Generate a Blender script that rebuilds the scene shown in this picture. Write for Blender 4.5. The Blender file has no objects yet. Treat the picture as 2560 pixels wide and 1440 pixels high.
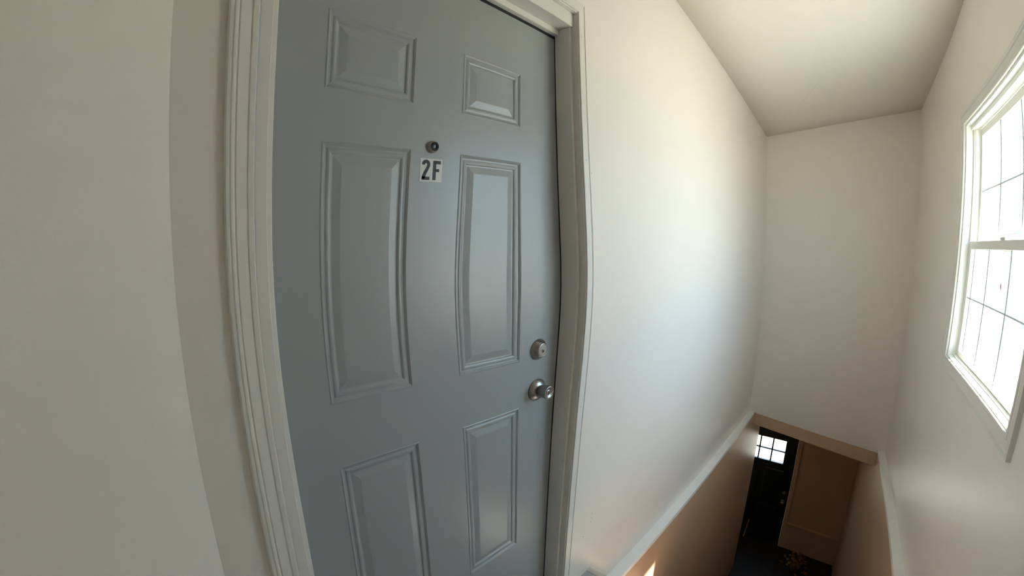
import bpy, bmesh, math, random
from mathutils import Vector, Matrix
random.seed(4)
sc = bpy.context.scene
COL = sc.collection
H = 1.41                      # eye height; all z below are measured from the eye, H lifts them

# ------------------------------------------------------------------ camera
cd = bpy.data.cameras.new('camera')
cam = bpy.data.objects.new('camera', cd); COL.objects.link(cam); sc.camera = cam
cd.type = 'PANO'
cd.panorama_type = 'FISHEYE_LENS_POLYNOMIAL'
cd.sensor_fit = 'HORIZONTAL'
cd.sensor_width = 36.0; cd.sensor_height = 20.25
cd.fisheye_fov = math.radians(200)
A0 = math.exp(-(7.223415531318172 - math.log(800.0)))
K2, K3, K4 = 0.8831638157064339, -0.8633781546023162, 0.22330430443044216
u_ = 1 / 11.25
cd.fisheye_polynomial_k0 = 0.0
cd.fisheye_polynomial_k1 = -A0 * u_
cd.fisheye_polynomial_k2 = -A0 * K2 * u_ ** 2
cd.fisheye_polynomial_k3 = -A0 * K3 * u_ ** 3
cd.fisheye_polynomial_k4 = -A0 * K4 * u_ ** 4
cd.clip_start = 0.01; cd.clip_end = 300
yaw, pitch, roll = [math.radians(a) for a in (-46.897144, -6.839922, 0.338542)]
R = (Matrix.Rotation(yaw, 3, 'Z') @ Matrix.Rotation(pitch, 3, 'X')
     @ Matrix(((1, 0, 0), (0, 0, -1), (0, 1, 0))) @ Matrix.Rotation(roll, 3, 'Z'))
cam.matrix_world = Matrix.Translation((0, 0, H)) @ R.to_4x4()

# ------------------------------------------------------------------ world, sun, exposure
SKY = 10.2
w = bpy.data.worlds.new('sky'); sc.world = w; w.use_nodes = True
bg = w.node_tree.nodes['Background']
bg.inputs[0].default_value = (0.58, 0.78, 1.0, 1); bg.inputs[1].default_value = SKY
sd = bpy.data.lights.new('sun', 'SUN'); sd.energy = 64.0; sd.angle = math.radians(0.6); sd.color = (1.0, 0.92, 0.77)
sun = bpy.data.objects.new('sun', sd); COL.objects.link(sun)
sun.rotation_euler = Vector((-0.69, 1.29, -2.32)).to_track_quat('-Z', 'Y').to_euler()
sun.location = (3, -6, 14)
def portal(name, loc, direction, sx, sy):
    l = bpy.data.lights.new(name, 'AREA'); l.shape = 'RECTANGLE'; l.size = sx; l.size_y = sy
    l.cycles.is_portal = True
    o = bpy.data.objects.new(name, l); COL.objects.link(o)
    o.location = (loc[0], loc[1], loc[2] + H)
    o.rotation_euler = Vector(direction).to_track_quat('-Z', 'Z').to_euler()
portal('window_portal', (2.29, -0.70, 0.06), (0, 1, 0), 1.3, 1.4)
portal('entry_portal', (6.20, 0.713, -2.87), (-1, 0, 0), 0.6, 0.42)
sc.view_settings.view_transform = 'Standard'; sc.view_settings.look = 'None'
sc.view_settings.gamma = 1.0; sc.view_settings.use_curve_mapping = False
sc.view_settings.exposure = -0.27
sc.cycles.max_bounces = 14; sc.cycles.diffuse_bounces = 10; sc.cycles.glossy_bounces = 6
sc.cycles.transparent_max_bounces = 12
sc.cycles.sample_clamp_indirect = 12.0
sc.cycles.use_denoising = True

# ------------------------------------------------------------------ materials
def mat(name, col, rough=0.5, metal=0.0, bump=0.0, scale=60.0, var=0.0, spec=0.5, vscale=3.0, coat=0.0, stretch=None):
    m = bpy.data.materials.new(name); m.use_nodes = True
    nt = m.node_tree; b = nt.nodes['Principled BSDF']
    b.inputs['Base Color'].default_value = (*col, 1); b.inputs['Roughness'].default_value = rough
    b.inputs['Metallic'].default_value = metal; b.inputs['Specular IOR Level'].default_value = spec
    b.inputs['Coat Weight'].default_value = coat
    tc = nt.nodes.new('ShaderNodeTexCoord')
    src = tc.outputs['Object']
    if stretch:
        mp = nt.nodes.new('ShaderNodeMapping'); mp.inputs['Scale'].default_value = stretch
        nt.links.new(src, mp.inputs[0]); src = mp.outputs[0]
    if bump:
        n = nt.nodes.new('ShaderNodeTexNoise'); n.inputs['Scale'].default_value = scale; n.inputs['Detail'].default_value = 4
        nt.links.new(src, n.inputs['Vector'])
        bp = nt.nodes.new('ShaderNodeBump'); bp.inputs['Strength'].default_value = bump; bp.inputs['Distance'].default_value = 0.002
        nt.links.new(n.outputs['Fac'], bp.inputs['Height']); nt.links.new(bp.outputs[0], b.inputs['Normal'])
    if var:
        n2 = nt.nodes.new('ShaderNodeTexNoise'); n2.inputs['Scale'].default_value = vscale; n2.inputs['Detail'].default_value = 5
        nt.links.new(src, n2.inputs['Vector'])
        mx = nt.nodes.new('ShaderNodeMix'); mx.data_type = 'RGBA'
        mx.inputs['A'].default_value = (*[c * (1 - var) for c in col], 1)
        mx.inputs['B'].default_value = (*[min(1, c * (1 + var)) for c in col], 1)
        nt.links.new(n2.outputs['Fac'], mx.inputs['Factor']); nt.links.new(mx.outputs['Result'], b.inputs['Base Color'])
    return m
M = {}
M['wall'] = mat('white wall paint', (0.83, 0.785, 0.735), 0.36, bump=0.25, scale=90, var=0.02)
M['ceiling'] = mat('ceiling paint', (0.83, 0.80, 0.74), 0.6, bump=0.2, scale=70, var=0.02)
M['trim'] = mat('white trim paint', (0.76, 0.74, 0.70), 0.34, bump=0.1, scale=50, var=0.015)
M['ledge'] = mat('ledge paint', (0.86, 0.86, 0.84), 0.45, bump=0.3, scale=40, var=0.05, vscale=9)
M['door'] = mat('grey door paint', (0.335, 0.358, 0.365), 0.33, bump=0.06, scale=160, var=0.015)
M['brown'] = mat('peach brown paint', (0.60, 0.42, 0.28), 0.42, bump=0.35, scale=26, var=0.05, spec=0.25)
M['black'] = mat('black door paint', (0.010, 0.010, 0.011), 0.45, bump=0.1)
M['rubber'] = mat('black weatherstrip', (0.012, 0.012, 0.012), 0.7)
M['nickel'] = mat('satin nickel', (0.36, 0.335, 0.31), 0.33, metal=1.0, bump=0.05, scale=200)
M['nickel_bright'] = mat('polished nickel', (0.50, 0.48, 0.46), 0.2, metal=1.0)
M['dark'] = mat('keyway dark', (0.01, 0.01, 0.01), 0.6)
M['floor'] = mat('worn grey floor', (0.38, 0.38, 0.38), 0.6, bump=0.4, scale=30, var=0.35, vscale=7)
M['tread'] = mat('stair tread brown', (0.16, 0.10, 0.07), 0.5, bump=0.3, scale=20, var=0.3)
M['nosing'] = mat('worn nosing', (0.55, 0.52, 0.45), 0.5, bump=0.4, scale=40, var=0.35, vscale=20)
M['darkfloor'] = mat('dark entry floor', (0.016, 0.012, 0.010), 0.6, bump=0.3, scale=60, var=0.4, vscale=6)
M['vinyl'] = mat('white window vinyl', (0.80, 0.80, 0.76), 0.35)
M['muntin'] = mat('grey window grille', (0.66, 0.74, 0.76), 0.5)
M['label'] = mat('white sticker', (0.62, 0.62, 0.60), 0.45)
M['ink'] = mat('black lettering', (0.008, 0.008, 0.010), 0.5)
M['stain'] = mat('filled nail hole', (0.30, 0.29, 0.26), 0.7)
M['pot'] = mat('terracotta', (0.20, 0.08, 0.04), 0.7, bump=0.2)
M['leaf_orange'] = mat('orange leaf', (0.32, 0.09, 0.015), 0.6, var=0.3)
M['leaf_yellow'] = mat('yellow leaf', (0.28, 0.17, 0.03), 0.6, var=0.3)
M['leaf_red'] = mat('dark red leaf', (0.14, 0.02, 0.02), 0.6, var=0.3)
M['stick'] = mat('light brown wood', (0.50, 0.28, 0.14), 0.5, var=0.2, stretch=(8, 8, 1))
M['ground'] = mat('light paving', (0.42, 0.39, 0.34), 0.9, var=0.1, vscale=1.0)
M['siding'] = mat('white siding', (0.72, 0.73, 0.72), 0.7)
M['roofing'] = mat('grey shingles', (0.16, 0.16, 0.17), 0.9, bump=0.5, scale=12)
M['farglass'] = mat('blue grey window glass', (0.20, 0.26, 0.32), 0.1)
def glass():
    m = bpy.data.materials.new('window glass'); m.use_nodes = True; nt = m.node_tree
    for n in list(nt.nodes): nt.nodes.remove(n)
    o = nt.nodes.new('ShaderNodeOutputMaterial'); t = nt.nodes.new('ShaderNodeBsdfTransparent')
    t.inputs[0].default_value = (0.95, 0.98, 0.97, 1)
    g = nt.nodes.new('ShaderNodeBsdfGlossy'); g.inputs['Roughness'].default_value = 0.02
    f = nt.nodes.new('ShaderNodeFresnel'); f.inputs[0].default_value = 1.35
    mx = nt.nodes.new('ShaderNodeMixShader')
    ge = nt.nodes.new('ShaderNodeNewGeometry'); mt = nt.nodes.new('ShaderNodeMath'); mt.operation = 'MULTIPLY_ADD'
    mt.inputs[1].default_value = -1.0; mt.inputs[2].default_value = 1.0
    m2 = nt.nodes.new('ShaderNodeMath'); m2.operation = 'MULTIPLY'
    nt.links.new(ge.outputs['Backfacing'], mt.inputs[0]); nt.links.new(mt.outputs[0], m2.inputs[0]); nt.links.new(f.outputs[0], m2.inputs[1])
    nt.links.new(m2.outputs[0], mx.inputs[0]); nt.links.new(t.outputs[0], mx.inputs[1]); nt.links.new(g.outputs[0], mx.inputs[2])
    nt.links.new(mx.outputs[0], o.inputs[0]); return m
M['glass'] = glass()

# ------------------------------------------------------------------ helpers
def tag(o, label=None, cat=None, group=None, kind=None):
    if label: o['label'] = label
    if cat: o['category'] = cat
    if group: o['group'] = group
    if kind: o['kind'] = kind
    return o
class MB:
    """collects shapes and links them as one mesh object"""
    def __init__(s): s.bm = bmesh.new()
    def poly(s, pts):
        return s.bm.faces.new([s.bm.verts.new((p[0], p[1], p[2] + H)) for p in pts])
    def box(s, x0, x1, y0, y1, z0, z1, bevel=0.0):
        v = [s.bm.verts.new((x, y, z + H)) for x in (x0, x1) for y in (y0, y1) for z in (z0, z1)]
        fs = [s.bm.faces.new([v[i] for i in q]) for q in ((0, 1, 3, 2), (4, 6, 7, 5), (0, 4, 5, 1), (2, 3, 7, 6), (0, 2, 6, 4), (1, 5, 7, 3))]
        if bevel:
            es = list({e for f in fs for e in f.edges})
            bmesh.ops.bevel(s.bm, geom=es, offset=bevel, segments=2, profile=0.5, affect='EDGES')
        return s
    def prism(s, base, top):
        """two matching rings of points joined, with caps"""
        a = [s.bm.verts.new((p[0], p[1], p[2] + H)) for p in base]; b = [s.bm.verts.new((p[0], p[1], p[2] + H)) for p in top]
        n = len(a)
        for i in range(n): s.bm.faces.new((a[i], a[(i + 1) % n], b[(i + 1) % n], b[i]))
        s.bm.faces.new(a[::-1]); s.bm.faces.new(b); return s
    def lathe(s, c, prof, axis='-y', n=40, cap=True):
        """prof: (distance along axis, radius)"""
        rings = []
        for d, r in prof:
            ring = []
            for k in range(n):
                a = 2 * math.pi * k / n
                p = {'-y': (c[0] + r * math.cos(a), c[1] - d, c[2] + r * math.sin(a)),
                     '-x': (c[0] - d, c[1] + r * math.cos(a), c[2] + r * math.sin(a)),
                     'z': (c[0] + r * math.cos(a), c[1] + r * math.sin(a), c[2] + d)}[axis]
                ring.append(s.bm.verts.new((p[0], p[1], p[2] + H)))
            rings.append(ring)
        for a, b in zip(rings, rings[1:]):
            for k in range(n):
                f = s.bm.faces.new((a[k], a[(k + 1) % n], b[(k + 1) % n], b[k])); f.smooth = True
        if cap: s.bm.faces.new(rings[-1]); s.bm.faces.new(rings[0][::-1])
        return s
    def build(s, name, m, parent=None, smooth=False):
        bmesh.ops.recalc_face_normals(s.bm, faces=s.bm.faces)
        me = bpy.data.meshes.new(name); s.bm.to_mesh(me); s.bm.free()
        me.materials.append(M[m] if isinstance(m, str) else m)
        if smooth:
            for p in me.polygons: p.use_smooth = True
        o = bpy.data.objects.new(name, me); COL.objects.link(o)
        if parent:
            o.parent = parent; o.matrix_parent_inverse = parent.matrix_world.inverted()
        return o
def empty(name, loc, **k):
    o = bpy.data.objects.new(name, None); COL.objects.link(o); o.location = (loc[0], loc[1], loc[2] + H)
    o.empty_display_size = 0.1; o.matrix_world = Matrix.Translation(o.location)
    return tag(o, **k)
def profile_run(mb, prof, p0, p1, out, nrm, m0=0.0, m1=0.0):
    """casing: profile (a across, h proud) swept from p0 to p1. out = direction across, nrm = proud direction; m0, m1 mitre slopes"""
    p0, p1, out, nrm = map(Vector, (p0, p1, out, nrm)); d = (p1 - p0).normalized()
    r0 = [p0 + out * a + nrm * h + d * (m0 * a) for a, h in prof]
    r1 = [p1 + out * a + nrm * h + d * (m1 * a) for a, h in prof]
    return mb.prism(r0, r1)

# ------------------------------------------------------------------ key dimensions
YW = 0.7906     # plane of the wall that holds the grey door
YD = 0.874      # face of the grey door
YR = -0.557     # window wall
XF = 4.664      # far wall
ZC = 1.30       # ceiling over the landing
ZF = -1.490     # landing floor
Z1 = -4.350     # entry floor
XV = 6.07       # entry door wall
XL = 1.375      # landing edge
YI, YJ = 0.733, -0.500   # inner faces of the lower stairwell walls
XE = 5.27       # end of the left stairwell wall
def zl(x): return -1.67 - 0.14 * (x - 1.3) / 3.364      # left ledge dips slightly towards the far wall
def zr(x): return -1.66 - 0.27 * (x - 1.3) / 3.364      # right ledge

# ------------------------------------------------------------------ walls
def structure(o, label, cat): return tag(o, label, cat, kind='structure')
ox0, ox1, oz1 = 0.170, 1.176, 0.812       # rough door opening
TOP = 1.36
b = MB()
b.box(0.045, ox0, YW, YW + 0.13, ZF - 0.3, TOP)
b.box(ox0, ox1, YW, YW + 0.13, oz1, TOP)
b.prism([(ox1, YW, zl(ox1) - 0.02), (XF + 0.1, YW, zl(XF) - 0.02), (XF + 0.1, YW, TOP), (ox1, YW, TOP)],
        [(ox1, YW + 0.13, zl(ox1) - 0.02), (XF + 0.1, YW + 0.13, zl(XF) - 0.02), (XF + 0.1, YW + 0.13, TOP), (ox1, YW + 0.13, TOP)])
structure(b.build('wall_front', 'wall'), 'smooth white wall holding the grey numbered door and running along the stairwell', 'wall')
structure(MB().prism([(0.045, YW, ZF), (0.045, YW + 0.13, ZF), (-0.95, 0.0, ZF), (-0.85, -0.05, ZF)],
                     [(0.045, YW, TOP), (0.045, YW + 0.13, TOP), (-0.95, 0.0, TOP), (-0.85, -0.05, TOP)]).build('wall_left', 'wall'),
          'plain white wall meeting the corner left of the grey door', 'wall')
structure(MB().box(-0.95, -0.85, YR - 0.1, 0.0, ZF, TOP).build('wall_back', 'wall'), 'plain white wall behind the landing', 'wall')
hl, hr = -1.825, -1.965                    # lower edge of the white far wall
b = MB().prism([(XF, YW, hl), (XF + 0.1, YW, hl), (XF + 0.1, YR, hr), (XF, YR, hr)],
               [(XF, YW, TOP), (XF + 0.1, YW, TOP), (XF + 0.1, YR, TOP), (XF, YR, TOP)])
structure(b.build('wall_far', 'wall'), 'narrow white wall at the far end above the stairwell opening', 'wall')
b = MB().prism([(XF, YI + 0.002, hl - 0.128), (XF + 0.1, YI + 0.002, hl - 0.128), (XF + 0.1, YJ - 0.002, hr - 0.135), (XF, YJ - 0.002, hr - 0.135)],
               [(XF, YI + 0.002, hl), (XF + 0.1, YI + 0.002, hl), (XF + 0.1, YJ - 0.002, hr), (XF, YJ - 0.002, hr)])
structure(b.build('wall_header', 'brown'), 'peach brown strip of wall under the white far wall, above the entry', 'wall')
# window wall with its opening
wx0, wx1, wz0, wz1 = 1.715, 2.868, -0.560, 0.668
YO = YR - 0.16
def zrw(x): return zr(x) - 0.02
b = MB()
def wq(xa, xb, za0, za1, zb): b.prism([(xa, YO, za0), (xb, YO, za1), (xb, YO, zb), (xa, YO, zb)], [(xa, YR, za0), (xb, YR, za1), (xb, YR, zb), (xa, YR, zb)])
wq(-0.95, wx0, -1.70, zrw(wx0), TOP); wq(wx1, XF + 0.1, zrw(wx1), zrw(XF), TOP)
wq(wx0, wx1, zrw(wx0), zrw(wx1), wz0); wq(wx0, wx1, wz1, wz1, TOP)
structure(b.build('wall_right', 'wall'), 'white wall holding the double hung window', 'wall')
# ceiling: level over the landing, sagging a little over the far left corner
b = MB(); gx = [-0.95, 0.5, 2.0, 2.5, 3.0, 3.5, 4.0, 4.4, XF + 0.1]; gy = [YR - 0.05, -0.2, 0.15, 0.5, YW + 0.05]
def zc(x, y):
    t = max(0.0, (x - 2.0) / (XF - 2.0)); v = (y - YR) / (YW - YR)
    return (1.285 - 0.045 * t) * (1 - v) + (1.315 - 0.205 * t) * v
G = [[b.bm.verts.new((x, y, zc(x, y) + H)) for y in gy] for x in gx]
U = [[b.bm.verts.new((x, y, 1.42 + H)) for y in gy] for x in gx]
for i in range(len(gx) - 1):
    for j in range(len(gy) - 1):
        b.bm.faces.new((G[i][j], G[i + 1][j], G[i + 1][j + 1], G[i][j + 1])).smooth = True
        b.bm.faces.new((U[i][j], U[i][j + 1], U[i + 1][j + 1], U[i + 1][j]))
for i in range(len(gx) - 1):
    b.bm.faces.new((G[i][0], U[i][0], U[i + 1][0], G[i + 1][0])); b.bm.faces.new((G[i][-1], G[i + 1][-1], U[i + 1][-1], U[i][-1]))
for j in range(len(gy) - 1):
    b.bm.faces.new((G[0][j], G[0][j + 1], U[0][j + 1], U[0][j])); b.bm.faces.new((G[-1][j], U[-1][j], U[-1][j + 1], G[-1][j + 1]))
ceil = structure(b.build('ceiling', 'ceiling'), 'cream ceiling over landing and stairwell', 'ceiling')
# patched drywall seam in the ceiling
def cp(x, y, d): return (x, y, zc(x, y) - d)
pa = [(3.35, 0.14), (3.95, 0.16), (4.38, 0.47), (4.45, 0.62)]; pc = (4.0, 0.33)
b = MB().prism([cp(x, y, -0.006) for x, y in pa], [cp(x + (pc[0] - x) * .12, y + (pc[1] - y) * .12, 0.0016) for x, y in pa])
pt = b.build('patch', 'ceiling', ceil); tag(pt, 'taped and painted drywall patch')
b = MB().prism([cp(3.68, 0.262, 0), cp(3.68, 0.264, 0), cp(4.20, 0.447, 0), cp(4.20, 0.445, 0)],
               [cp(3.68, 0.262, 0.002), cp(3.68, 0.263, 0.002), cp(4.20, 0.446, 0.002), cp(4.20, 0.445, 0.002)])
b.build('crack', 'ceiling', pt)
# landing
fl = structure(MB().box(-0.85, XL - 0.02, YR, YD + 0.05, ZF - 0.03, ZF).build('floor', 'floor'), 'worn grey landing floor in front of the grey door', 'floor')
MB().box(XL - 0.02, XL + 0.012, YJ, YI + 0.06, ZF - 0.028, ZF + 0.003, 0.004).build('nosing', 'nosing', fl)
MB().box(XL - 0.05, XL - 0.02, YR, YW, Z1, ZF - 0.03).build('riser_wall', 'wall', fl)
# lower stairwell walls
xa = XL - 0.05
b = MB().prism([(xa, YI, Z1), (XF, YI, Z1), (XF, YI, zl(XF) - 0.006), (xa, YI, zl(xa) - 0.006)],
               [(xa, YW + 0.13, Z1), (XF, YW + 0.13, Z1), (XF, YW + 0.13, zl(XF) - 0.03), (xa, YW + 0.13, zl(xa) - 0.03)])
b.box(XF, XE, YI, YW + 0.13, Z1, hl - 0.006)
structure(b.build('wall_stair_left', 'brown'), 'glossy peach brown stairwell wall below the left ledge', 'wall')
b = MB().prism([(xa, YJ, Z1), (XF, YJ, Z1), (XF, YJ, zr(XF) - 0.006), (xa, YJ, zr(xa) - 0.006)],
               [(xa, YO, Z1), (XF, YO, Z1), (XF, YO, zr(XF) - 0.03), (xa, YO, zr(xa) - 0.03)])
structure(b.build('wall_stair_right', 'brown'), 'glossy peach brown stairwell wall below the right ledge', 'wall')
b = MB()
b.prism([(XF, YJ, Z1), (XV, -0.455, Z1), (XV, YO, Z1), (XF, YO, Z1)], [(XF, YJ, hr), (XV, -0.455, hr), (XV, YO, hr), (XF, YO, hr)])
structure(b.build('wall_entry_right', 'brown'), 'brown wall right of the entry, carrying on past the stairwell opening', 'wall')
def ledge(fn, y0, y1):
    return MB().prism([(XL, y0, fn(XL) - 0.03), (XL, y1, fn(XL) - 0.03), (XL, y1, fn(XL)), (XL, y0, fn(XL))],
                      [(XF, y0, fn(XF) - 0.03), (XF, y1, fn(XF) - 0.03), (XF, y1, fn(XF)), (XF, y0, fn(XF))])
structure(ledge(zl, YI - 0.002, YW).build('trim_1', 'ledge'), 'white painted ledge along the left side of the stairwell', 'ledge')
structure(ledge(zr, YR, YJ + 0.002).build('trim_2', 'ledge'), 'white painted ledge along the right side of the stairwell', 'ledge')
# entry vestibule
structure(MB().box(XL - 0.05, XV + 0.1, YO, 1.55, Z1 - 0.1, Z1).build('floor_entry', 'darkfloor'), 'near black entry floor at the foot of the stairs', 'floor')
structure(MB().box(XF + 0.1, XV + 0.1, YO, 1.55, -1.90, -1.80).build('ceiling_entry', 'brown'), 'brown ceiling over the entry', 'ceiling')
structure(MB().box(XE, XV + 0.1, 1.35, 1.45, Z1, -1.90).build('wall_entry_left', 'brown'), 'brown side wall beyond the black door', 'wall')
structure(MB().box(XE - 0.1, XE, YW + 0.13, 1.45, Z1, -1.90).build('wall_entry_return', 'brown'), 'brown return wall beside the foot of the stairs', 'wall')
dy0, dy1, dz0, dz1 = 0.288, 1.138, Z1, -2.31
b = MB(); b.box(XV, XV + 0.1, YO, dy0, Z1, -1.90); b.box(XV, XV + 0.1, dy1, 1.45, Z1, -1.90); b.box(XV, XV + 0.1, dy0, dy1, dz1, -1.90)
structure(b.build('wall_entry', 'brown'), 'dark brown wall holding the black front door', 'wall')
b = MB(); b.box(XV - 0.018, XV, dy0 - 0.055, dy0, Z1, dz1 + 0.055, 0.003); b.box(XV - 0.018, XV, dy0, dy1 + 0.055, dz1, dz1 + 0.055, 0.003)
structure(b.build('trim_3', 'brown'), 'flat brown casing round the black front door', 'trim')
b = MB(); b.box(XV - 0.038, XV, -0.455, dy0 - 0.055, -3.945, -3.915, 0.004); b.box(XV - 0.010, XV, -0.455, dy0 - 0.055, Z1, -3.945)
structure(b.build('trim_4', 'brown'), 'low brown wainscot board right of the black front door', 'trim')

# ------------------------------------------------------------------ stairs
st = empty('staircase', (XL, 0.2, ZF), label='steep narrow brown staircase between the peach brown walls', cat='stairs')
N = 15; rise = (ZF - Z1) / N; run = 0.222
for i in range(1, N):
    z = ZF - rise * i; x = XL - 0.02 + run * (i - 1)
    MB().box(x, x + run + 0.02, YJ + 0.002, YI - 0.002, z - 0.03, z, 0.004).build('tread', 'tread', st)
for i in range(1, N + 1):
    z = ZF - rise * i; x = XL - 0.02 + run * (i - 1)
    MB().box(x - 0.018, x, YJ + 0.002, YI - 0.002, z, z + rise - 0.03).build('riser', 'tread', st)

# ------------------------------------------------------------------ grey door
door = empty('door_1', (0.68, YD, ZF), label='light grey six panel door marked 2F, closed in its white frame', cat='door', kind='structure')
sx0, sx1, sz0, sz1 = 0.212, 1.1425, -1.425, 0.706
colx = [(0.342, 0.579), (0.735, 0.968)]
rowz = [(0.329, 0.514), (-0.369, 0.211), (-1.122, -0.531)]
b = MB()
xs = [sx0, colx[0][0], colx[0][1], colx[1][0], colx[1][1], sx1]
zs = [sz0, rowz[2][0], rowz[2][1], rowz[1][0], rowz[1][1], rowz[0][0], rowz[0][1], sz1]
for i in range(5):
    for j in range(7):
        if i in (1, 3) and j in (1, 3, 5): continue
        b.poly([(xs[i], YD, zs[j]), (xs[i + 1], YD, zs[j]), (xs[i + 1], YD, zs[j + 1]), (xs[i], YD, zs[j + 1])])
bmesh.ops.remove_doubles(b.bm, verts=b.bm.verts, dist=1e-5)
ys = YD + 0.044
for q in ([(sx0, sz0), (sx1, sz0)], [(sx1, sz0), (sx1, sz1)], [(sx1, sz1), (sx0, sz1)], [(sx0, sz1), (sx0, sz0)]):
    (xa, za), (xb, zb) = q; b.poly([(xa, YD, za), (xb, YD, zb), (xb, ys, zb), (xa, ys, za)])
b.poly([(sx0, ys, sz0), (sx1, ys, sz0), (sx1, ys, sz1), (sx0, ys, sz1)])
slab = b.build('slab', 'door', door)
# embossed panels: distance in from the edge, height above (+) or below (-) the door face
PP0 = [(0, 0), (0.0025, 0.0022), (0.006, -0.0015), (0.009, -0.0055), (0.013, -0.0062), (0.017, -0.0035), (0.021, -0.0030),
      (0.0245, -0.0050), (0.0275, -0.0092), (0.031, -0.0098), (0.046, -0.0045), (0.050, -0.0032), (0.052, -0.0028)]
PP = [(d, h * 0.62) for d, h in PP0]
for cx in colx:
    for rz in rowz:
        b = MB(); rings = []
        for d, h in PP:
            rings.append([b.bm.verts.new((x, YD - h, z + H)) for x, z in
                          ((cx[0] + d, rz[0] + d), (cx[1] - d, rz[0] + d), (cx[1] - d, rz[1] - d), (cx[0] + d, rz[1] - d))])
        for r0, r1 in zip(rings, rings[1:]):
            for k in range(4): b.bm.faces.new((r0[k], r0[(k + 1) % 4], r1[(k + 1) % 4], r1[k]))
        b.bm.faces.new(rings[-1])
        b.build('panel', 'door', slab)
# black weatherstrip seen in the gap at the latch side, the head and the bottom
b = MB(); b.box(sx1 - 0.001, 1.151, YD - 0.001, YD + 0.03, ZF, 0.718); b.box(sx0, 1.151, YD - 0.001, YD + 0.03, sz1 - 0.001, 0.718)
b.box(sx0, 1.151, YD + 0.002, YD + 0.04, ZF, sz0)
b.build('weatherstrip', 'rubber', door)
# peephole
pe = MB().lathe((0.642, YD, 0.222), [(0, 0.0165), (0.004, 0.0165), (0.008, 0.0155), (0.011, 0.0125), (0.0115, 0.0105), (0.009, 0.0095)], cap=False).build('peephole', 'nickel', door)
MB().lathe((0.642, YD - 0.0088, 0.222), [(0, 0.0125), (0.003, 0.0122), (0.0035, 0.0070), (0.001, 0.0065)], cap=False).build('bezel', 'dark', pe)
MB().lathe((0.642, YD - 0.004, 0.222), [(0, 0.0070), (0.004, 0.0066), (0.006, 0.0045), (0.0068, 0.001)]).build('lens', 'farglass', pe)
# number sticker: white square with black 2 F
ps = MB().box(0.6075, 0.6770, YD - 0.0008, YD, 0.130, 0.1905).build('number_sticker', 'label', door)
tag(ps, 'white square sticker reading 2F')
def glyph(strokes, name):
    g = MB(); y = YD - 0.0011
    for q in strokes:
        g.prism([(x, y, z) for x, z in q], [(x, y - 0.0004, z) for x, z in q])
    return g.build(name, 'ink', ps)
# figure 2 as one outlined stroke
def stroke(pts, wd):
    L, Rr = [], []
    for i, p in enumerate(pts):
        a = pts[max(i - 1, 0)]; c = pts[min(i + 1, len(pts) - 1)]
        t = Vector((c[0] - a[0], c[1] - a[1])).normalized(); n = Vector((-t.y, t.x)) * wd / 2
        L.append((p[0] + n.x, p[1] + n.y)); Rr.append((p[0] - n.x, p[1] - n.y))
    return [[L[i], L[i + 1], Rr[i + 1], Rr[i]] for i in range(len(pts) - 1)]
cx2, cz2 = 0.6355, 0.1745
arc = [(cx2 + 0.0082 * math.cos(math.radians(a)), cz2 + 0.0082 * math.sin(math.radians(a)) * (1.0)) for a in range(185, -45, -15)]
pts2 = arc + [(0.6395, 0.1635), (0.6345, 0.1545), (0.6295, 0.1445), (0.6275, 0.1375)]
s2 = stroke(pts2, 0.0088)
s2.append([(0.6238, 0.1345), (0.6475, 0.1345), (0.6475, 0.1428), (0.6238, 0.1428)])
glyph([[(x - 0.010, z) for x, z in q] for q in s2], 'digit')
glyph([[(x - 0.010, z) for x, z in q] for q in [[(0.6575, 0.1345), (0.6668, 0.1345), (0.6668, 0.1860), (0.6575, 0.1860)],
       [(0.6650, 0.1775), (0.6812, 0.1775), (0.6812, 0.1860), (0.6650, 0.1860)],
       [(0.6650, 0.1562), (0.6770, 0.1562), (0.6770, 0.1642), (0.6650, 0.1640)]]], 'letter')
# deadbolt
dc = (1.047, YD, -0.344)
db = MB().lathe(dc, [(0, 0.0335), (0.004, 0.0335), (0.014, 0.0265), (0.019, 0.0225), (0.0205, 0.0205), (0.0205, 0.0188), (0.019, 0.0180)], n=56, cap=False).build('deadbolt', 'nickel', door)
MB().lathe((dc[0], dc[1] - 0.0165, dc[2]), [(0, 0.0180), (0.0030, 0.0178), (0.0036, 0.0170)], n=48).build('cylinder_face', 'nickel', db)
b = MB().lathe((dc[0], dc[1] - 0.0200, dc[2] - 0.003), [(0, 0.0062), (0.0010, 0.0060)], n=24); b.build('plug', 'nickel_bright', db)
MB().box(dc[0] - 0.0011, dc[0] + 0.0011, dc[1] - 0.0216, dc[1] - 0.0209, dc[2] - 0.0075, dc[2] + 0.0005).build('keyhole', 'dark', db)
# knob
kc = (1.050, YD, -0.486)
kn = MB().lathe(kc, [(0, 0.0390), (0.003, 0.0390), (0.006, 0.0370), (0.012, 0.0300), (0.0155, 0.0230), (0.0170, 0.0170)], n=56).build('doorknob', 'nickel', door)
MB().lathe((kc[0], kc[1] - 0.0120, kc[2]), [(0, 0.0190), (0.006, 0.0195), (0.012, 0.0215), (0.028, 0.0235), (0.038, 0.0240), (0.0410, 0.0232), (0.0420, 0.0212), (0.0395, 0.0150), (0.0370, 0.0105), (0.0370, 0.0060)], n=56, cap=False).build('grip', 'nickel', kn)
MB().lathe((kc[0], kc[1] - 0.0470, kc[2]), [(0, 0.0108), (0.0020, 0.0104), (0.0030, 0.0080), (0.0030, 0.003)], n=36).build('lock_cylinder', 'nickel', kn)
MB().box(kc[0] - 0.0010, kc[0] + 0.0010, kc[1] - 0.0512, kc[1] - 0.0498, kc[2] - 0.0045, kc[2] + 0.0045).build('keyhole', 'dark', kn)

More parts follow.
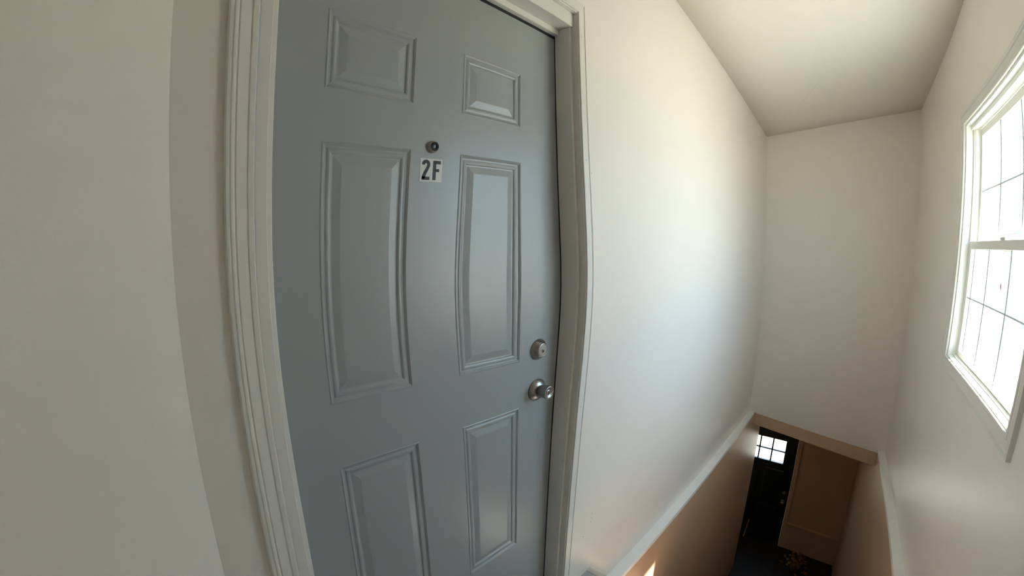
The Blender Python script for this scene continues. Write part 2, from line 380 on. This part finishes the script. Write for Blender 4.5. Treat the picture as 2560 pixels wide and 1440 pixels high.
# ------------------------------------------------------------------ door frame
fr = empty('trim_5', (0.69, YW, ZF), label='white moulded frame and casing round the grey door', cat='door frame', kind='structure')
jx0, jx1 = 0.203, 1.157; jz = 0.787
# jambs (L shaped with the stop)
def jamb(x_in, x_out, x_stop):
    b = MB(); b.box(min(x_in, x_out), max(x_in, x_out), YW - 0.006, YW + 0.14, ZF, jz, 0.001)
    b.build('jamb', 'trim', fr)
    MB().box(min(x_in, x_stop), max(x_in, x_stop), 0.808, YD - 0.0015, ZF, 0.735, 0.0015).build('door_stop', 'trim', fr)
jamb(jx0, 0.181, 0.2185); jamb(jx1, 1.179, 1.1440)
MB().box(0.181, 1.179, YW - 0.006, YW + 0.14, jz, jz + 0.022, 0.001).build('head_jamb', 'trim', fr)
MB().box(jx0, jx1, 0.800, YD - 0.012, 0.735, jz, 0.0015).build('head_stop', 'trim', fr)
MB().box(jx0, jx1, YD - 0.020, YD - 0.002, 0.714, 0.750, 0.001).build('head_strip', 'trim', fr)
# casing profile, a = 0 inner edge
CP = [(0, -0.012), (0, 0.009), (0.0015, 0.0105), (0.010, 0.0105), (0.0125, 0.0088), (0.0145, 0.0092), (0.031, 0.0115), (0.0335, 0.0100),
      (0.0365, 0.0125), (0.0400, 0.0128), (0.0425, 0.0112), (0.0445, 0.0115), (0.0480, 0.0110), (0.0500, 0.0070), (0.0505, -0.012)]
b = MB(); profile_run(b, CP, (0.1785, YW, ZF), (0.1785, YW, jz + 0.005), (-1, 0, 0), (0, -1, 0), 0, 1); b.build('side_casing', 'trim', fr)
CPR = [(0, -0.012), (0, 0.010), (0.0015, 0.0115), (0.030, 0.0115), (0.0310, 0.0065), (0.0345, 0.0060), (0.0360, 0.0095), (0.0375, 0.0060), (0.0395, 0.0058), (0.0410, 0.0085), (0.0435, 0.0035), (0.0475, 0.0005), (0.0480, -0.012)]
b = MB(); profile_run(b, CPR, (1.1600, YW, ZF), (1.1600, YW, jz + 0.005), (1, 0, 0), (0, -1, 0), 0, 1); b.build('side_casing', 'trim', fr)
CPH = [(0, -0.012), (0, 0.010), (0.0015, 0.0115), (0.038, 0.0115), (0.0480, 0.0005), (0.0485, -0.012)]
b = MB(); profile_run(b, CPH, (0.1785, YW, jz + 0.005), (1.1600, YW, jz + 0.005), (0, 0, 1), (0, -1, 0), -1, 1); b.build('head_casing', 'trim', fr)
for x, z in ((1.176, 0.245), (1.177, -0.570), (1.174, 0.700), (1.180, -1.00)):
    MB().lathe((x, YW - 0.0113, z), [(0, 0.0018), (0.0006, 0.0014)], n=10).build('nail_hole', 'stain', fr)
for x, z in ((1.222, 0.208), (1.355, -1.155), (1.356, -1.180), (1.353, -1.202), (1.300, -1.25)):
    o = MB().lathe((x, YW, z), [(0, 0.0022), (0.0005, 0.0016)], n=10).build('nail_hole', 'stain', bpy.data.objects['wall_front'])

# ------------------------------------------------------------------ window
win = empty('window_1', (1.92, YR, wz0), label='white double hung window in picture frame casing, overexposed daylight behind', cat='window', kind='structure')
WP = [(0, -0.014), (0, 0.013), (0.002, 0.0150), (0.012, 0.0150), (0.0145, 0.0115), (0.0165, 0.0130), (0.035, 0.0165), (0.0380, 0.0130),
      (0.0410, 0.0175), (0.0460, 0.0180), (0.0500, 0.0155), (0.0530, 0.0170), (0.0570, 0.0165), (0.0575, -0.014)]
WP = [(a_ * 1.23, h_) for a_, h_ in WP]
for p0, p1, out in (((wx0, wz0), (wx0, wz1), (-1, 0, 0)), ((wx1, wz0), (wx1, wz1), (1, 0, 0)),
                    ((wx0, wz0), (wx1, wz0), (0, 0, -1)), ((wx0, wz1), (wx1, wz1), (0, 0, 1))):
    b = MB(); profile_run(b, WP, (p0[0], YR, p0[1]), (p1[0], YR, p1[1]), out, (0, 1, 0), -1, 1)
    b.build('casing', 'trim', win)
JI = 0.012
b = MB()
b.box(wx0, wx0 + JI, YO, YR + 0.004, wz0, wz1, 0.001); b.box(wx1 - JI, wx1, YO, YR + 0.004, wz0, wz1, 0.001)
b.box(wx0 + JI, wx1 - JI, YO, YR + 0.004, wz1 - JI, wz1, 0.001)
b.build('jamb_liner', 'vinyl', win)
b = MB(); b.box(wx0 + JI, wx1 - JI, YO, YR + 0.006, wz0, wz0 + 0.008, 0.001); b.box(wx0 + JI, wx1 - JI, YR - 0.032, YR - 0.020, wz0 + 0.008, wz0 + 0.016, 0.002)
b.build('stool', 'vinyl', win)
fx0, fx1 = wx0 + JI, wx1 - JI
b = MB()   # vinyl tracks standing proud of the liner
b.box(fx0, fx0 + 0.014, YR - 0.062, YR - 0.020, wz0 + 0.008, wz1 - JI, 0.001); b.box(fx1 - 0.014, fx1, YR - 0.062, YR - 0.030, wz0 + 0.008, wz1 - JI, 0.001)
b.box(fx0, fx1, YR - 0.062, YR - 0.020, wz1 - JI - 0.022, wz1 - JI, 0.001)
b.build('track', 'vinyl', win)
def sash(name, y0, y1, x0, x1, z0, z1, wl, wb, wt, cols, zm):
    b = MB()
    b.box(x0, x0 + wl, y0, y1, z0, z1, 0.0015); b.box(x1 - wl, x1, y0, y1, z0, z1, 0.0015)
    b.box(x0 + wl, x1 - wl, y0, y1, z0, z0 + wb, 0.0015); b.box(x0 + wl, x1 - wl, y0, y1, z1 - wt, z1, 0.0015)
    s = b.build(name, 'vinyl', win); ym = (y0 + y1) / 2
    b = MB().box(x0 + wl, x1 - wl, ym - 0.003, ym + 0.003, z0 + wb, z1 - wt); b.build('pane', 'glass', s)
    for x in cols: MB().box(x - 0.009, x + 0.009, ym + 0.0030, ym + 0.0090, z0 + wb, z1 - wt).build('muntin', 'muntin', s)
    MB().box(x0 + wl, x1 - wl, ym + 0.0032, ym + 0.0088, zm - 0.0040, zm + 0.0040).build('muntin', 'muntin', s)
    return s
lo = sash('lower_sash', YR - 0.058, YR - 0.032, fx0 + 0.010, fx1 - 0.010, wz0 + 0.008, 0.056, 0.034, 0.036, 0.040, (2.150, 2.480, 2.745), -0.232)
up = sash('upper_sash', YR - 0.088, YR - 0.062, fx0 + 0.004, fx1 - 0.004, 0.010, 0.634, 0.036, 0.036, 0.040, (2.150, 2.480), 0.310)
MB().box(2.25, 2.32, YR - 0.058, YR - 0.034, 0.056, 0.070, 0.003).build('sash_lock', 'vinyl', lo)
MB().box(fx1 - 0.020, fx1 - 0.013, YR - 0.050, YR - 0.036, 0.42, 0.63, 0.001).build('track_cover', 'vinyl', win)
lf = [(2.250, -0.148), (2.258, -0.145), (2.270, -0.130), (2.272, -0.114), (2.262, -0.122)]
b = MB().prism([(x, YR - 0.0405, z) for x, z in lf], [(x, YR - 0.0385, z) for x, z in lf])
tag(b.build('dry_leaf', 'leaf_red'), 'tiny red brown leaf stuck to the lower window pane', 'leaf')

# ------------------------------------------------------------------ black front door with six lites
d2 = empty('door_2', (XV, 0.713, Z1), label='black front door with a six lite window at the foot of the stairs', cat='door', kind='structure')
ly = [0.447 + 0.177 * i for i in range(4)]; lz = [-3.048, -2.870, -2.695]
x0, x1 = XV + 0.012, XV + 0.056
b = MB()
b.box(x0, x1, dy0 + 0.003, ly[0], Z1 + 0.001, dz1 - 0.003); b.box(x0, x1, ly[3], dy1 - 0.003, Z1 + 0.001, dz1 - 0.003)
b.box(x0, x1, ly[0], ly[3], Z1 + 0.001, lz[0]); b.box(x0, x1, ly[0], ly[3], lz[2], dz1 - 0.003)
s2_ = b.build('slab', 'black', d2)
b = MB().box(x0 + 0.008, x1 - 0.008, ly[0], ly[3], lz[1] - 0.009, lz[1] + 0.009); b.build('muntin', 'black', s2_)
for y in ly[1:3]:
    for k in range(2):
        MB().box(x0 + 0.008, x1 - 0.008, y - 0.010, y + 0.010, lz[k] + (0.009 if k else 0), lz[k + 1] - (0 if k else 0.009)).build('muntin', 'black', s2_)
for i in range(3):
    for k in range(2):
        MB().box(x0 + 0.018, x0 + 0.024, ly[i] + (0.010 if i else 0), ly[i + 1] - (0.010 if i < 2 else 0), lz[k] + (0.009 if k else 0), lz[k + 1] - (0 if k else 0.009)).build('pane', 'glass', s2_)
for (za, zb) in ((-4.22, -3.75), (-3.66, -3.15)):   # recessed lower panels
    for (ya, yb) in ((0.40, 0.68), (0.74, 1.02)):
        MB().prism([(x0, ya, za), (x0, yb, za), (x0, yb, zb), (x0, ya, zb)],
                   [(x0 - 0.008, ya + 0.02, za + 0.02), (x0 - 0.008, yb - 0.02, za + 0.02), (x0 - 0.008, yb - 0.02, zb - 0.02), (x0 - 0.008, ya + 0.02, zb - 0.02)]).build('panel', 'black', s2_)
k2 = MB().lathe((x0, 0.350, -3.62), [(0, 0.030), (0.006, 0.030), (0.010, 0.012), (0.03, 0.012), (0.035, 0.022), (0.050, 0.026), (0.062, 0.020), (0.064, 0.004)], axis='-x', n=24).build('doorknob', 'nickel', d2)
MB().lathe((x0, 0.352, -3.48), [(0, 0.028), (0.012, 0.026), (0.016, 0.018), (0.017, 0.004)], axis='-x', n=24).build('deadbolt', 'nickel', d2)

# small things by the front door
b = MB()
b.prism([(5.985, 0.768, Z1), (6.000, 0.768, Z1), (6.000, 0.783, Z1), (5.985, 0.783, Z1)], [(6.046, 0.746, -4.08), (6.058, 0.746, -4.08), (6.058, 0.757, -4.08), (6.046, 0.757, -4.08)])
tag(b.build('stick', 'stick'), 'short light brown stick leaning against the black front door', 'stick')
pl = empty('potted_foliage', (5.66, 0.0, Z1), label='dark pot of orange, yellow and red leaves right of the black front door', cat='plant')
MB().lathe((5.66, 0.0, Z1), [(0, 0.055), (0.06, 0.068), (0.085, 0.072), (0.085, 0.062), (0.07, 0.060)], axis='z', n=20).build('pot', 'pot', pl)
lb = {k: [] for k in ('leaf_orange', 'leaf_yellow', 'leaf_red')}
for i in range(60):
    a = random.uniform(0, 6.283); r = random.uniform(0.01, 0.15); z = Z1 + 0.09 + random.uniform(0, 0.26) * (1 - r / 0.2) - (0.04 if r > 0.1 else 0)
    c = Vector((5.66 + r * math.cos(a), 0.0 + r * math.sin(a), z))
    t = Vector((math.cos(a), math.sin(a), random.uniform(-0.5, 0.7))).normalized(); s = t.cross(Vector((random.uniform(-.3, .3), random.uniform(-.3, .3), 1))).normalized()
    n = t.cross(s); L, W = random.uniform(0.03, 0.055), random.uniform(0.012, 0.022)
    ring = [c, c + t * L * .35 + s * W, c + t * L * .7 + s * W * .8, c + t * L, c + t * L * .7 - s * W * .8, c + t * L * .35 - s * W]
    m = random.choice(list(lb)); b = MB(); b.prism(ring, [p + n * 0.0015 for p in ring]); b.build('leaf', m, pl)

# ------------------------------------------------------------------ outdoors
structure(MB().box(-60, 120, -90, 60, -4.75, -4.65).build('ground', 'ground'), 'sunlit pale ground outside', 'ground')
hs = empty('neighbour_house', (36, -11, -4.65), label='pale house across the yard seen faintly through the lower sash', cat='house')
MB().box(30, 42, -19, -8.6, -4.65, 1.1).build('wall', 'siding', hs)
MB().prism([(29.5, -19.5, 1.1), (42.5, -19.5, 1.1), (42.5, -8.1, 1.1), (29.5, -8.1, 1.1)], [(29.5, -13.9, 3.9), (42.5, -13.9, 3.9), (42.5, -13.7, 3.9), (29.5, -13.7, 3.9)]).build('roof', 'roofing', hs)
for y in (-9.6, -12.4, -15.2):
    for z in (-1.3, -3.9):
        wf = MB().box(29.93, 30.0, y - 0.6, y + 0.6, z - 0.1, z + 1.3).build('window', 'siding', hs)
        MB().box(29.90, 29.93, y - 0.5, y + 0.5, z, z + 1.2).build('pane', 'farglass', wf)
